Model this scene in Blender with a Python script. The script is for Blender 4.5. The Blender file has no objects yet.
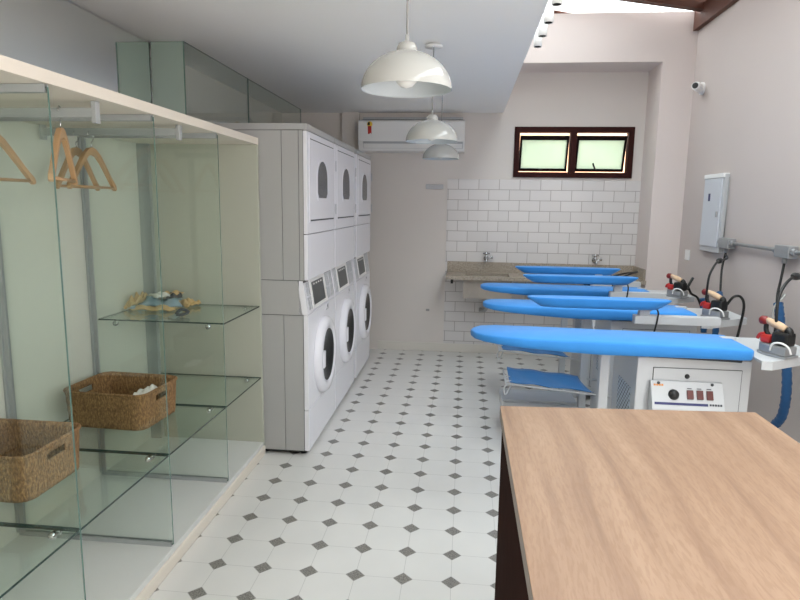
import bpy, bmesh, math, random
from mathutils import Vector, Matrix
random.seed(7)
S = bpy.context.scene
COL = S.collection
PI = math.pi

# ------------------------------------------------------------------ camera
cd = bpy.data.cameras.new('camera'); cam = bpy.data.objects.new('camera', cd); COL.objects.link(cam)
yaw, pitch, roll = -0.104926, 0.156968, 0.0148889
fw = Vector((math.sin(yaw)*math.cos(pitch), math.cos(yaw)*math.cos(pitch), -math.sin(pitch)))
rt = Vector((math.cos(yaw), -math.sin(yaw), 0)); up = rt.cross(fw)
r2 = rt*math.cos(roll) + up*math.sin(roll); u2 = up*math.cos(roll) - rt*math.sin(roll)
M = Matrix((r2, u2, -fw)).transposed().to_4x4(); M.translation = Vector((0.0128, -2.293, 1.5384))
cam.matrix_world = M
cd.sensor_fit = 'HORIZONTAL'; cd.sensor_width = 36; cd.lens = 27.19; cd.clip_start = 0.05
S.camera = cam

# ------------------------------------------------------------------ world, light, exposure
SKY = 8.0
w = bpy.data.worlds.new('world'); S.world = w; w.use_nodes = True
bg = w.node_tree.nodes['Background']; bg.inputs[0].default_value = (1.0, 0.98, 0.965, 1); bg.inputs[1].default_value = SKY
def area(name, loc, rot, sx, sy, power, portal=False, col=(1,1,1)):
    l = bpy.data.lights.new(name, 'AREA'); l.shape = 'RECTANGLE'; l.size = sx; l.size_y = sy; l.energy = power; l.color = col
    if portal: l.cycles.is_portal = True
    o = bpy.data.objects.new(name, l); COL.objects.link(o); o.location = loc; o.rotation_euler = rot; return o
SL = math.atan(0.15)
area('skylight_portal', (1.175, -0.55, 3.33), (0, SL, 0), 1.72, 6.6, 0, True)
area('added_opening_portal', (2.01, -2.5, 1.2), (0, PI/2, 0), 2.3, 1.8, 0, True)  # invented opening in the right wall, added to light the left side
S.view_settings.view_transform = 'Standard'; S.view_settings.look = 'None'
S.view_settings.gamma = 1; S.view_settings.exposure = 0.16; S.view_settings.use_curve_mapping = False
S.cycles.max_bounces = 14; S.cycles.transparent_max_bounces = 32; S.cycles.diffuse_bounces = 8; S.cycles.glossy_bounces = 6
S.cycles.caustics_reflective = False; S.cycles.caustics_refractive = False
S.cycles.use_denoising = True; S.cycles.sample_clamp_indirect = 6

# ------------------------------------------------------------------ materials
def lin(h):
    if isinstance(h, (tuple, list)): v = [c/255 for c in h]
    else: v = [int(h[i:i+2], 16)/255 for i in (0, 2, 4)]
    return tuple((c/12.92 if c <= .04045 else ((c+.055)/1.055)**2.4) for c in v) + (1,)
class NT:
    def __init__(s, name):
        s.m = bpy.data.materials.new(name); s.m.use_nodes = True; s.t = s.m.node_tree
        s.b = s.t.nodes['Principled BSDF']; s.out = s.t.nodes['Material Output']
    def n(s, t, **k):
        x = s.t.nodes.new(t)
        for a, b in k.items(): setattr(x, a, b)
        return x
    def l(s, a, b): s.t.links.new(a, b)
    def math(s, op, a, b=None, c=None):
        x = s.n('ShaderNodeMath', operation=op)
        for i, v in enumerate((a, b, c)):
            if v is None: continue
            if isinstance(v, (int, float)): x.inputs[i].default_value = v
            else: s.l(v, x.inputs[i])
        return x.outputs[0]
    def mix(s, f, a, b):
        x = s.n('ShaderNodeMix', data_type='RGBA')
        for i, v in ((0, f), (6, a), (7, b)):
            if isinstance(v, (int, float)): x.inputs[i].default_value = v
            elif isinstance(v, tuple): x.inputs[i].default_value = v
            else: s.l(v, x.inputs[i])
        return x.outputs[2]
    def noise(s, scale, detail=3, vec=None, rough=.5, stretch=None):
        x = s.n('ShaderNodeTexNoise'); x.inputs['Scale'].default_value = scale; x.inputs['Detail'].default_value = detail
        x.inputs['Roughness'].default_value = rough
        g = s.n('ShaderNodeNewGeometry').outputs['Position'] if vec is None else vec
        if vec == 'obj': g = s.n('ShaderNodeTexCoord').outputs['Object']
        if stretch:
            mp = s.n('ShaderNodeMapping'); mp.inputs['Scale'].default_value = stretch; s.l(g, mp.inputs[0]); g = mp.outputs[0]
        s.l(g, x.inputs['Vector']); return x.outputs[0]
    def ramp(s, v, stops):
        x = s.n('ShaderNodeValToRGB'); e = x.color_ramp.elements
        while len(e) > 1: e.remove(e[-1])
        e[0].position = stops[0][0]; e[0].color = stops[0][1]
        for p, c in stops[1:]:
            k = e.new(p); k.color = c
        s.l(v, x.inputs[0]); return x.outputs[0]
    def bump(s, h, strength=.3, dist=.002):
        x = s.n('ShaderNodeBump'); x.inputs['Strength'].default_value = strength; x.inputs['Distance'].default_value = dist
        s.l(h, x.inputs['Height']); s.l(x.outputs[0], s.b.inputs['Normal'])
def plain(name, col, rough=.5, metal=0, var=.04, scale=6, bump=0, bscale=200, spec=.5, coat=0):
    k = NT(name); c = lin(col)
    d = tuple(max(0, x*(1-var)) for x in c[:3]) + (1,); e = tuple(min(1, x*(1+var)) for x in c[:3]) + (1,)
    n = k.noise(scale, 3, 'obj'); k.l(k.mix(n, d, e), k.b.inputs['Base Color'])
    k.b.inputs['Roughness'].default_value = rough; k.b.inputs['Metallic'].default_value = metal
    k.b.inputs['Specular IOR Level'].default_value = spec; k.b.inputs['Coat Weight'].default_value = coat
    if bump: k.bump(k.noise(bscale, 2, 'obj'), bump)
    return k.m
def glass(name, tint, extra=0.0, rough=0.0, refl=1.0):
    k = NT(name); k.t.nodes.remove(k.b)
    g = k.n('ShaderNodeNewGeometry'); dp = k.n('ShaderNodeVectorMath', operation='DOT_PRODUCT')
    k.l(g.outputs['Normal'], dp.inputs[0]); k.l(g.outputs['Incoming'], dp.inputs[1])
    c = k.math('ABSOLUTE', dp.outputs['Value']); q = k.math('POWER', k.math('SUBTRACT', 1.0, c), 5.0)
    F = k.math('MULTIPLY_ADD', q, .96*refl, .04*refl + extra)
    tr = k.n('ShaderNodeBsdfTransparent'); tr.inputs[0].default_value = lin(tint)
    gl = k.n('ShaderNodeBsdfGlossy'); gl.inputs['Roughness'].default_value = rough; gl.inputs[0].default_value = (.93, .96, .95, 1)
    mx = k.n('ShaderNodeMixShader'); k.l(F, mx.inputs[0]); k.l(tr.outputs[0], mx.inputs[1]); k.l(gl.outputs[0], mx.inputs[2])
    k.l(mx.outputs[0], k.out.inputs[0]); return k.m

m = {}
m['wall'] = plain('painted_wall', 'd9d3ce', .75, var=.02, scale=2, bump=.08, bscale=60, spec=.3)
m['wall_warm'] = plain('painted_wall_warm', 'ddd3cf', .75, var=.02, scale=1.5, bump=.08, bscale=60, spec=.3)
m['wall_right'] = plain('painted_wall_dimmed', 'c4bab6', .75, var=.02, scale=1.5, bump=.08, bscale=60, spec=.3)  # wall paint darkened so this side reads dimmer under the skylight
m['ceiling'] = plain('painted_ceiling', 'faf9f7', .8, var=.015, scale=1, spec=.3)
m['white'] = plain('white_lacquer', 'ebebea', .35, var=.01)
m['cream'] = plain('cream_melamine', 'dbdcd3', .5, var=.015)
m['end_panel'] = plain('cream_melamine_shaded', 'b6b8ab', .5, var=.015)  # cream melamine with the shade of the camera-facing side in its colour
m['white_board'] = plain('grey_white_board', 'd8d9d6', .4, var=.01)
m['cream_edge'] = plain('cream_edge_band', 'e2dacd', .45, var=.015)
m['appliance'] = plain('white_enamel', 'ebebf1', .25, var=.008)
m['appliance_side'] = plain('white_enamel_shaded', 'adadac', .4, var=.01)  # same white enamel, darkened to carry the shade on the machine sides
m['core'] = plain('dark_gap', '4a4c4e', .8)
m['grey_plastic'] = plain('grey_plastic', 'b6b8bc', .45)
m['dark_plastic'] = plain('dark_display', '4a4e50', .35, var=.2, scale=60)
m['black'] = plain('black_rubber', '141414', .5)
m['dark_glass'] = plain('dark_drum_glass', '121417', .25, var=.3, scale=8, spec=.2)
m['smoke_glass'] = plain('smoked_door_glass', '4a4d52', .2, var=.25, scale=14, spec=.3)
m['alu'] = plain('brushed_aluminium', 'a9adae', .45, .15, var=.05, scale=30)
m['chrome'] = plain('chrome', 'c9cbcd', .15, 1)
m['galv'] = plain('galvanised_steel', 'a6a8aa', .45, .6, var=.08, scale=25)
m['steel_white'] = plain('white_powder_coat', 'bdbfc1', .35, var=.01)
m['panel_grey'] = plain('light_grey_paint', 'c9ccd2', .4, var=.01)
m['wood_dark'] = plain('dark_varnished_wood', '4c2a1e', .45, var=.3, scale=12)
m['sash'] = plain('black_brown_sash', '160b0a', .8, var=.2, scale=10, spec=.15)
m['window_wood'] = plain('red_brown_window_wood', '32110e', .7, var=.2, scale=10, spec=.2)
m['beam'] = plain('brown_roof_timber', '583325', .6, var=.25, scale=9)
m['espresso'] = plain('espresso_laminate', '2f1a14', 1.0, var=.3, scale=14, spec=.05)
m['hanger'] = plain('beech_wood', 'b8946c', .4, var=.12, scale=20)
m['red'] = plain('red_bakelite', 'b5302a', .35, var=.1)
m['red_dark'] = plain('dark_red_bakelite', '7c1d1c', .35, var=.1)
m['cork'] = plain('beige_cork', 'd3b493', .7, var=.1, scale=60)
m['navy'] = plain('navy_stripe', '20265e', .4)
m['maroon'] = plain('maroon_rocker', '5a2622', .3)
m['orange'] = plain('orange_print', 'd38a3c', .5)
m['shade'] = plain('white_gloss_lamp_shade', 'bbbcb8', .12, var=.01, coat=.5)
m['shade_in'] = plain('white_lamp_shade_inside', 'c6cdd1', .45, var=.01)
m['bulb'] = plain('opal_bulb', 'f2f2ee', .25)
m['cord_grey'] = plain('grey_cord', '9b9b98', .6)
m['sticker_y'] = plain('yellow_sticker', 'e7c23a', .5)
m['print_dark'] = plain('dark_print', '3d4048', .5)
m['cloth_blue'] = plain('grey_blue_cloth', '8ea6b4', .9, var=.15, scale=30)
m['cloth_tan'] = plain('tan_cloth', 'd3b27c', .9, var=.15, scale=30)
m['cloth_white'] = plain('white_cloth', 'e6e4df', .9, var=.05, scale=20)
m['cloth_dark'] = plain('dark_cloth', '3d4148', .9, var=.2, scale=20)
m['foam'] = plain('charcoal_foam', '34373c', .9)
m['glass'] = glass('clear_glass', 'f9fcfa')
m['glass_edge'] = plain('green_glass_edge', '57736a', .15, var=.1)
m['glass_edge_dark'] = plain('dark_green_glass_edge', '233a36', .15, var=.1)
m['roof_glass'] = glass('roof_glass', 'f2f8fa', extra=.02)
m['glass_green'] = glass('greenish_glass', 'dde9e2', extra=.06)
k = m['glass_green'].node_tree; o_ = k.nodes['Material Output']; prev = o_.inputs[0].links[0].from_socket
df = k.nodes.new('ShaderNodeBsdfDiffuse'); df.inputs[0].default_value = lin('c9dacf'); mx_ = k.nodes.new('ShaderNodeMixShader'); mx_.inputs[0].default_value = .5
k.links.new(prev, mx_.inputs[1]); k.links.new(df.outputs[0], mx_.inputs[2]); k.links.new(mx_.outputs[0], o_.inputs[0])
# mirror-backed pane above the wardrobe
k = NT('mirror'); k.b.inputs['Base Color'].default_value = lin('f0f3f2'); k.b.inputs['Metallic'].default_value = 1
k.l(k.math('MULTIPLY_ADD', k.noise(2, 1), .02, .03), k.b.inputs['Roughness']); m['mirror'] = k.m
# blue cover fabric
def fabric(name, col):
    k = NT(name); c = lin(col)
    n = k.noise(7, 3, 'obj'); k.l(k.mix(n, tuple(x*.88 for x in c[:3])+(1,), tuple(min(1, x*1.1) for x in c[:3])+(1,)), k.b.inputs['Base Color'])
    k.b.inputs['Roughness'].default_value = .75; k.b.inputs['Sheen Weight'].default_value = .15
    k.bump(k.noise(25, 4, 'obj'), .25, .004); return k.m
m['blue'] = fabric('bright_blue_cover', '2d86d2')
m['blue_dark'] = fabric('blue_canvas', '1f6fac')
# frosted window glass
k = NT('frosted_glass'); k.t.nodes.remove(k.b)
tl = k.n('ShaderNodeBsdfTranslucent'); tp = k.n('ShaderNodeBsdfDiffuse'); mx = k.n('ShaderNodeMixShader'); mx.inputs[0].default_value = .2
k.l(k.mix(k.noise(3, 2, 'obj'), lin('aebdb2'), lin('bcc9bf')), tl.inputs[0]); tp.inputs[0].default_value = lin('dfeae4')
k.l(tl.outputs[0], mx.inputs[1]); k.l(tp.outputs[0], mx.inputs[2]); k.l(mx.outputs[0], k.out.inputs[0]); m['frost'] = k.m
# wood table top (grain runs along y)
k = NT('oak_laminate')
g = k.n('ShaderNodeNewGeometry').outputs['Position']
warp = k.n('ShaderNodeTexNoise'); warp.inputs['Scale'].default_value = 1.3; warp.inputs['Detail'].default_value = 2
mp = k.n('ShaderNodeMapping'); mp.inputs['Scale'].default_value = (1.6, .55, 1); k.l(g, mp.inputs[0]); k.l(mp.outputs[0], warp.inputs['Vector'])
sx = k.n('ShaderNodeSeparateXYZ'); k.l(g, sx.inputs[0])
xx = k.math('MULTIPLY_ADD', warp.outputs[0], .16, sx.outputs[0])
cx = k.n('ShaderNodeCombineXYZ'); k.l(k.math('MULTIPLY', xx, 1.0), cx.inputs[0]); k.l(k.math('MULTIPLY', sx.outputs[1], .06), cx.inputs[1])
n1 = k.n('ShaderNodeTexNoise'); n1.inputs['Scale'].default_value = 20; n1.inputs['Detail'].default_value = 6; n1.inputs['Roughness'].default_value = .62; k.l(cx.outputs[0], n1.inputs['Vector'])
n2 = k.n('ShaderNodeTexNoise'); n2.inputs['Scale'].default_value = 150; n2.inputs['Detail'].default_value = 3; cy = k.n('ShaderNodeCombineXYZ'); k.l(xx, cy.inputs[0]); k.l(k.math('MULTIPLY', sx.outputs[1], .16), cy.inputs[1]); k.l(cy.outputs[0], n2.inputs['Vector'])
base = k.ramp(n1.outputs[0], [(.26, lin('715846')), (.41, lin('8a6d57')), (.53, lin('977a62')), (.70, lin('a3866e'))])
n3 = k.noise(1.1, 4, stretch=(2.6, .8, 1)); stain = k.ramp(n3, [(.35, (0, 0, 0, 1)), (.7, (1, 1, 1, 1))])
c1 = k.mix(k.math('MULTIPLY', stain, .45), base, lin('84654e'))
fine = k.ramp(n2.outputs[0], [(.42, (1, 1, 1, 1)), (.52, (0, 0, 0, 1))])
c2 = k.mix(k.math('MULTIPLY', fine, .28), c1, lin('7a5a40'))
vn = k.n('ShaderNodeTexVoronoi'); vn.inputs['Scale'].default_value = 1.6; mp2 = k.n('ShaderNodeMapping'); mp2.inputs['Scale'].default_value = (1.6, .45, 1); k.l(g, mp2.inputs[0]); k.l(mp2.outputs[0], vn.inputs['Vector'])
knot = k.ramp(vn.outputs['Distance'], [(0.0, (1, 1, 1, 1)), (.035, (0, 0, 0, 1))])
k.l(k.mix(k.math('MULTIPLY', knot, .4), c2, lin('7a5a48')), k.b.inputs['Base Color'])
k.b.inputs['Roughness'].default_value = .42; k.bump(n2.outputs[0], .12, .001); m['oak'] = k.m
m['oak_edge'] = plain('grey_brown_edge_band', '8f8379', .5, var=.12, scale=20)
# octagon-and-dot floor
k = NT('octagon_dot_tiles'); g = k.n('ShaderNodeNewGeometry').outputs['Position']; sx = k.n('ShaderNodeSeparateXYZ'); k.l(g, sx.inputs[0])
def dist(o):
    a = k.math('ADD', k.math('MULTIPLY', o, 5.0), 100.5); return k.math('MULTIPLY', k.math('ABSOLUTE', k.math('SUBTRACT', k.math('FRACT', a), .5)), .2)
dx, dy = dist(sx.outputs[0]), dist(sx.outputs[1]); sm = k.math('ADD', dx, dy)
dot = k.math('LESS_THAN', sm, .040); rim = k.math('LESS_THAN', k.math('ABSOLUTE', k.math('SUBTRACT', sm, .0415)), .0018)
line = k.math('MAXIMUM', k.math('LESS_THAN', k.math('MINIMUM', dx, dy), .0011), rim)
mot = k.ramp(k.noise(160, 3), [(.35, lin('62605c')), (.65, lin('95918b'))])
tile = k.mix(k.noise(4, 2), lin('d5d4d1'), lin('e0deda'))
a = k.mix(k.math('MULTIPLY', line, .6), tile, lin('a5a3a0')); k.l(k.mix(dot, a, mot), k.b.inputs['Base Color'])
k.b.inputs['Roughness'].default_value = .36; k.bump(k.math('SUBTRACT', 1.0, line), .15, .001); m['floor'] = k.m
# metro tile
k = NT('white_metro_tiles'); g = k.n('ShaderNodeNewGeometry').outputs['Position']; sx = k.n('ShaderNodeSeparateXYZ'); k.l(g, sx.inputs[0])
cx = k.n('ShaderNodeCombineXYZ'); k.l(k.math('ADD', sx.outputs[0], 10.317), cx.inputs[0]); k.l(k.math('ADD', sx.outputs[2], .0915+1.05), cx.inputs[1])
br = k.n('ShaderNodeTexBrick'); k.l(cx.outputs[0], br.inputs['Vector'])
br.inputs['Scale'].default_value = 1; br.inputs['Brick Width'].default_value = .205; br.inputs['Row Height'].default_value = .1052; br.inputs['Mortar Size'].default_value = .0032
br.inputs['Mortar Smooth'].default_value = .1; br.inputs['Color1'].default_value = lin('dcd9d8'); br.inputs['Color2'].default_value = lin('d5d2d1'); br.inputs['Mortar'].default_value = lin('aaa4a2')
k.l(br.outputs[0], k.b.inputs['Base Color']); k.b.inputs['Roughness'].default_value = .2; k.bump(k.math('SUBTRACT', 1.0, br.outputs['Fac']), .5, .002); m['metro'] = k.m
# granite
k = NT('beige_granite'); n = k.noise(90, 4, rough=.8); k.l(k.ramp(n, [(.3, lin('6f675e')), (.48, lin('a1978a')), (.62, lin('b5aa9b')), (.8, lin('cfc6b8'))]), k.b.inputs['Base Color']); k.b.inputs['Roughness'].default_value = .25; m['granite'] = k.m
# wicker
k = NT('woven_seagrass')
n = k.noise(150, 4, 'obj', .7, stretch=(1, 1, .4)); k.l(k.ramp(n, [(.3, lin('52391f')), (.5, lin('8d6a45')), (.7, lin('bb9564'))]), k.b.inputs['Base Color'])
k.b.inputs['Roughness'].default_value = .8; k.bump(k.noise(120, 3, 'obj', .6, stretch=(1, 1, .4)), 1.0, .008); m['wicker'] = k.m
# perforated vent
m['hose'] = fabric('blue_hose_sleeve', '0f4876')
k = NT('perforated_vent'); tc = k.n('ShaderNodeTexCoord').outputs['Object']; sx = k.n('ShaderNodeSeparateXYZ'); k.l(tc, sx.inputs[0])
def fr(v, s, o=0): return k.math('ABSOLUTE', k.math('SUBTRACT', k.math('FRACT', k.math('ADD', k.math('MULTIPLY', v, s), 50.5+o)), .5))
a1 = k.math('ADD', sx.outputs[1], sx.outputs[2]); b1 = k.math('SUBTRACT', sx.outputs[1], sx.outputs[2])
hole = k.math('MULTIPLY', k.math('LESS_THAN', fr(a1, 28), .26), k.math('LESS_THAN', fr(b1, 28), .26))
k.l(k.mix(hole, lin('b9c4ce'), lin('32373c')), k.b.inputs['Base Color']); k.b.inputs['Roughness'].default_value = .5; m['perf'] = k.m

# ------------------------------------------------------------------ mesh builder
class MB:
    def __init__(s): s.b = bmesh.new(); s.mi = 0
    def _f(s, vs):
        try:
            f = s.b.faces.new(vs); f.material_index = s.mi; return f
        except ValueError: return None
    def box(s, x0, y0, z0, x1, y1, z1, bev=0, mat=None):
        q = bmesh.new(); bmesh.ops.create_cube(q, size=1)
        for v in q.verts: v.co = Vector(((x0+x1)/2 + v.co.x*(x1-x0), (y0+y1)/2 + v.co.y*(y1-y0), (z0+z1)/2 + v.co.z*(z1-z0)))
        if bev: bmesh.ops.bevel(q, geom=q.edges[:], offset=bev, segments=2, affect='EDGES', profile=.6)
        s.add(q, mat); return s
    def add(s, q, M=None):
        if M is not None: bmesh.ops.transform(q, matrix=M, verts=q.verts)
        mp = {v: s.b.verts.new(v.co) for v in q.verts}
        for f in q.faces:
            n = s._f([mp[v] for v in f.verts])
            if n: n.smooth = f.smooth; n.material_index = s.mi or f.material_index
        q.free(); return s
    def cyl(s, p0, p1, r, r1=None, n=20, cap=True):
        return s.tube([p0, p1], [r, r if r1 is None else r1], n, cap, False)
    def tube(s, pts, r, n=10, cap=True, smooth=True):
        pts = [Vector(p) for p in pts]; rs = r if isinstance(r, (list, tuple)) else [r]*len(pts)
        rings = []; ref = None
        for i, p in enumerate(pts):
            t = (pts[min(i+1, len(pts)-1)] - pts[max(i-1, 0)]).normalized()
            if ref is None:
                ref = Vector((0, 0, 1)) if abs(t.z) < .9 else Vector((1, 0, 0))
            a = ref - t*ref.dot(t)
            a = a.normalized() if a.length > 1e-6 else t.orthogonal().normalized()
            ref = a; b = t.cross(a)
            rings.append([s.b.verts.new(p + (a*math.cos(2*PI*k/n) + b*math.sin(2*PI*k/n))*rs[i]) for k in range(n)])
        for A, B in zip(rings, rings[1:]):
            for k in range(n):
                f = s._f([A[k], A[(k+1) % n], B[(k+1) % n], B[k]])
                if f: f.smooth = True
        if cap: s._f(rings[0][::-1]); s._f(rings[-1])
        return s
    def lathe(s, prof, c=(0, 0, 0), n=40, axis='z', closed=False):
        rings = []
        for (r, h) in prof:
            ring = []
            for k in range(n):
                a = 2*PI*k/n; u, v = r*math.cos(a), r*math.sin(a)
                q = {'z': (u, v, h), 'y': (u, h, v), 'x': (h, u, v)}[axis]
                ring.append(s.b.verts.new(Vector(c) + Vector(q)))
            rings.append(ring)
        prs = list(zip(rings, rings[1:]))
        if closed: prs.append((rings[-1], rings[0]))
        for A, B in prs:
            for k in range(n):
                f = s._f([A[k], A[(k+1) % n], B[(k+1) % n], B[k]])
                if f: f.smooth = True
        return s
    def prism(s, poly, lo, hi, axis='z', bev=0):
        q = bmesh.new()
        def P(a, b, h): return {'z': (a, b, h), 'y': (a, h, b), 'x': (h, a, b)}[axis]
        A = [q.verts.new(P(a, b, lo)) for a, b in poly]; B = [q.verts.new(P(a, b, hi)) for a, b in poly]
        q.faces.new(A[::-1]); q.faces.new(B)
        for i in range(len(A)):
            j = (i+1) % len(A); q.faces.new([A[i], A[j], B[j], B[i]])
        bmesh.ops.recalc_face_normals(q, faces=q.faces[:])
        if bev: bmesh.ops.bevel(q, geom=q.edges[:], offset=bev, segments=2, affect='EDGES', profile=.6)
        return s.add(q)
    def grid(s, rows):
        V = [[s.b.verts.new(p) for p in r] for r in rows]
        for i in range(len(V)-1):
            for j in range(len(V[0])-1):
                f = s._f([V[i][j], V[i][j+1], V[i+1][j+1], V[i+1][j]])
                if f: f.smooth = True
        return s
    def build(s, name, mats, parent=None, local=False):
        if s.b.faces: bmesh.ops.recalc_face_normals(s.b, faces=s.b.faces[:])
        root = parent
        while root is not None and root.parent is not None: root = root.parent
        me = bpy.data.meshes.new(name); o = bpy.data.objects.new(name, me); COL.objects.link(o)
        if root is not None:
            if not local: bmesh.ops.translate(s.b, vec=-root.location, verts=s.b.verts)
            o.parent = parent
        elif not local:
            xs = [v.co for v in s.b.verts]
            c = Vector(((min(v.x for v in xs)+max(v.x for v in xs))/2, (min(v.y for v in xs)+max(v.y for v in xs))/2, min(v.z for v in xs)))
            bmesh.ops.translate(s.b, vec=-c, verts=s.b.verts); o.location = c
        s.b.to_mesh(me); s.b.free()
        for mt in (mats if isinstance(mats, (list, tuple)) else [mats]): me.materials.append(mt)
        return o
def tag(o, label=None, cat=None, group=None, kind=None):
    if label: o['label'] = label
    if cat: o['category'] = cat
    if group: o['group'] = group
    if kind: o['kind'] = kind
    return o
def thing(name, label, cat, loc=(0, 0, 0), group=None):
    o = bpy.data.objects.new(name, None); COL.objects.link(o); o.location = loc; o.empty_display_size = .1
    return tag(o, label, cat, group)
def struct(name, mb, mat): return tag(mb.build(name, mat), kind='structure')
def copy_tree(o, parent=None):
    c = o.copy(); COL.objects.link(c)
    if parent: c.parent = parent
    for ch in list(o.children): copy_tree(ch, c)
    return c
def arc(c, r, a0, a1, n=12, plane='xz'):
    out = []
    for i in range(n+1):
        a = a0 + (a1-a0)*i/n; u, v = r*math.cos(a), r*math.sin(a)
        out.append({'xz': (c[0]+u, c[1], c[2]+v), 'yz': (c[0], c[1]+u, c[2]+v), 'xy': (c[0]+u, c[1]+v, c[2])}[plane])
    return out
def smooth_path(pts, n=6):
    P = [Vector(p) for p in pts]; out = []
    for i in range(len(P)-1):
        a, b, c, d = P[max(i-1, 0)], P[i], P[i+1], P[min(i+2, len(P)-1)]
        for j in range(n):
            t = j/n
            out.append(.5*((2*b) + (c-a)*t + (2*a-5*b+4*c-d)*t*t + (3*b-a-3*c+d)*t**3))
    out.append(P[-1]); return out

# ------------------------------------------------------------------ room shell
XL, XR, YB, YN, YF = -1.90, 2.00, 3.99, 3.58, -4.0     # left, right, back, niche front, front wall
struct('floor', MB().box(XL-.1, YF-.1, -.06, XR+.15, YB+.15, 0), m['floor'])
struct('ceiling', MB().box(XL-.1, YF, 2.45, .352, YB, 2.72), m['ceiling'])
struct('wall_left', MB().box(XL-.12, YF, 0, XL, YB+.15, 2.72), m['wall'])
b = MB(); b.box(XR, -1.6, 0, XR+.15, YB+.15, 3.085); b.box(XR, YF, 0, XR+.15, -3.4, 3.085); b.box(XR, -3.4, 2.35, XR+.15, -1.6, 3.085)  # gap behind the camera is an unseen doorway added for fill light
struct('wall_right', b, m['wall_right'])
# back wall with the window opening
wx0, wx1, wz0, wz1 = .474, 1.625, 1.825, 2.315
b = MB(); b.box(XL-.12, YB, 0, wx0, YB+.15, 3.25); b.box(wx1, YB, 0, XR, YB+.15, 3.25); b.box(wx0, YB, 0, wx1, YB+.15, wz0); b.box(wx0, YB, wz1, wx1, YB+.15, 3.25)
struct('wall_back', b, m['wall'])
b = MB(); b.box(1.72, YN, 0, XR, YB, 2.83); b.box(.352, YN, 2.83, XR, YB, 3.25)
struct('wall_fascia', b, m['wall_warm'])
struct('wall_upper', MB().box(.232, YF, 2.72, .352, YB, 3.62), m['wall'])
b = MB().box(XL, YF-.12, 0, XR, YF, 3.6)
struct('wall_front', b, m['wall'])
struct('baseboard_back', MB().box(-.88, YB-.014, 0, 1.72, YB, .092, .003), plain('pale_skirting_tile', 'd8d4cc', .4))
struct('baseboard_right', MB().box(XR-.014, -1.6, 0, XR, YN, .092, .003), plain('pale_skirting_tile_right', 'dcd8d2', .4))
tl = struct('wall_tiles', MB().box(-.18, YB-.010, .092, 1.72, YB, 1.802), m['metro'])
struct('trim_1', MB().box(-1.262, YB-.05, 0, -1.09, YB, 2.45), m['wall'])

# glazed partition (mirror pane on the left wall above the wardrobe, clear return and long pane)
def pane(mb, x0, y0, z0, x1, y1, z1): mb.box(x0, y0, z0, x1, y1, z1); return mb
def edge_slots(o, thin_axis):
    for p in o.data.polygons: p.material_index = 0 if abs(p.normal[thin_axis]) > .9 else 1
b = MB(); b.box(-1.842, -3.0, 1.905, -1.836, 1.575, 2.437); o = tag(b.build('mirror_panel', [m['mirror'], m['glass_edge_dark']]), 'long frameless mirror panel between the wardrobe top and the ceiling', 'mirror'); edge_slots(o, 0)
b = MB(); b.box(-1.83, 1.215, 1.0, -1.636, 1.223, 2.446); o = tag(b.build('glass_panel', [m['glass_green'], m['glass_edge']]), 'narrow green glass panel standing at the far end of the mirror, behind the wardrobe', 'glass panel'); edge_slots(o, 1)
t = thing('glass_partition', 'long clear glass partition rising to the ceiling behind the stacked washers', 'glass partition', (-1.63, 2.4, 0))
for y0, y1 in ((1.215, 2.257), (2.263, 3.73)):
    o = MB().box(-1.636, y0, .0, -1.628, y1, 2.446).build('glass_pane', [m['glass'], m['glass_edge']], t); edge_slots(o, 0)

# ------------------------------------------------------------------ roof over the ironing side
def roofz(x): return 3.25 + (2.0-x)*.15
def slope_bar(mb, y0, y1, x0, x1, lo, hi):
    return mb.prism([(x0, roofz(x0)+lo), (x1, roofz(x1)+lo), (x1, roofz(x1)+hi), (x0, roofz(x0)+hi)], y0, y1, 'y')
struct('trim_2', MB().box(1.955, YF, 3.085, 2.15, YN-.002, 3.26), m['beam'])
for i, y in enumerate((3.40, 2.70, 1.3, 0.0, -1.3, -2.6)):
    struct('trim_%d' % (i+3), slope_bar(MB(), y-.04, y+.04, .353, 2.15, -.055, .15), m['beam'])
struct('roof_boards', slope_bar(MB(), 1.34, 3.36, 1.10, 2.15, .152, .172), m['beam'])
o = struct('roof_glass', slope_bar(MB(), YF, 5.0, .353, 2.2, .176, .186), m['roof_glass'])
b = MB(); b.prism([(.3, 3.0), (2.3, 3.0), (2.3, 3.38), (1.763, 3.465), (1.0, 3.59), (.3, 3.70)], 4.35, 4.45, 'y'); struct('wall_outer', b, m['wall_warm'])
struct('trim_9', MB().prism([(.70, 3.253), (1.03, 3.253), (.72, 3.31), (.70, 3.31)], 3.66, 3.72, 'y'), m['beam'])

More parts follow.
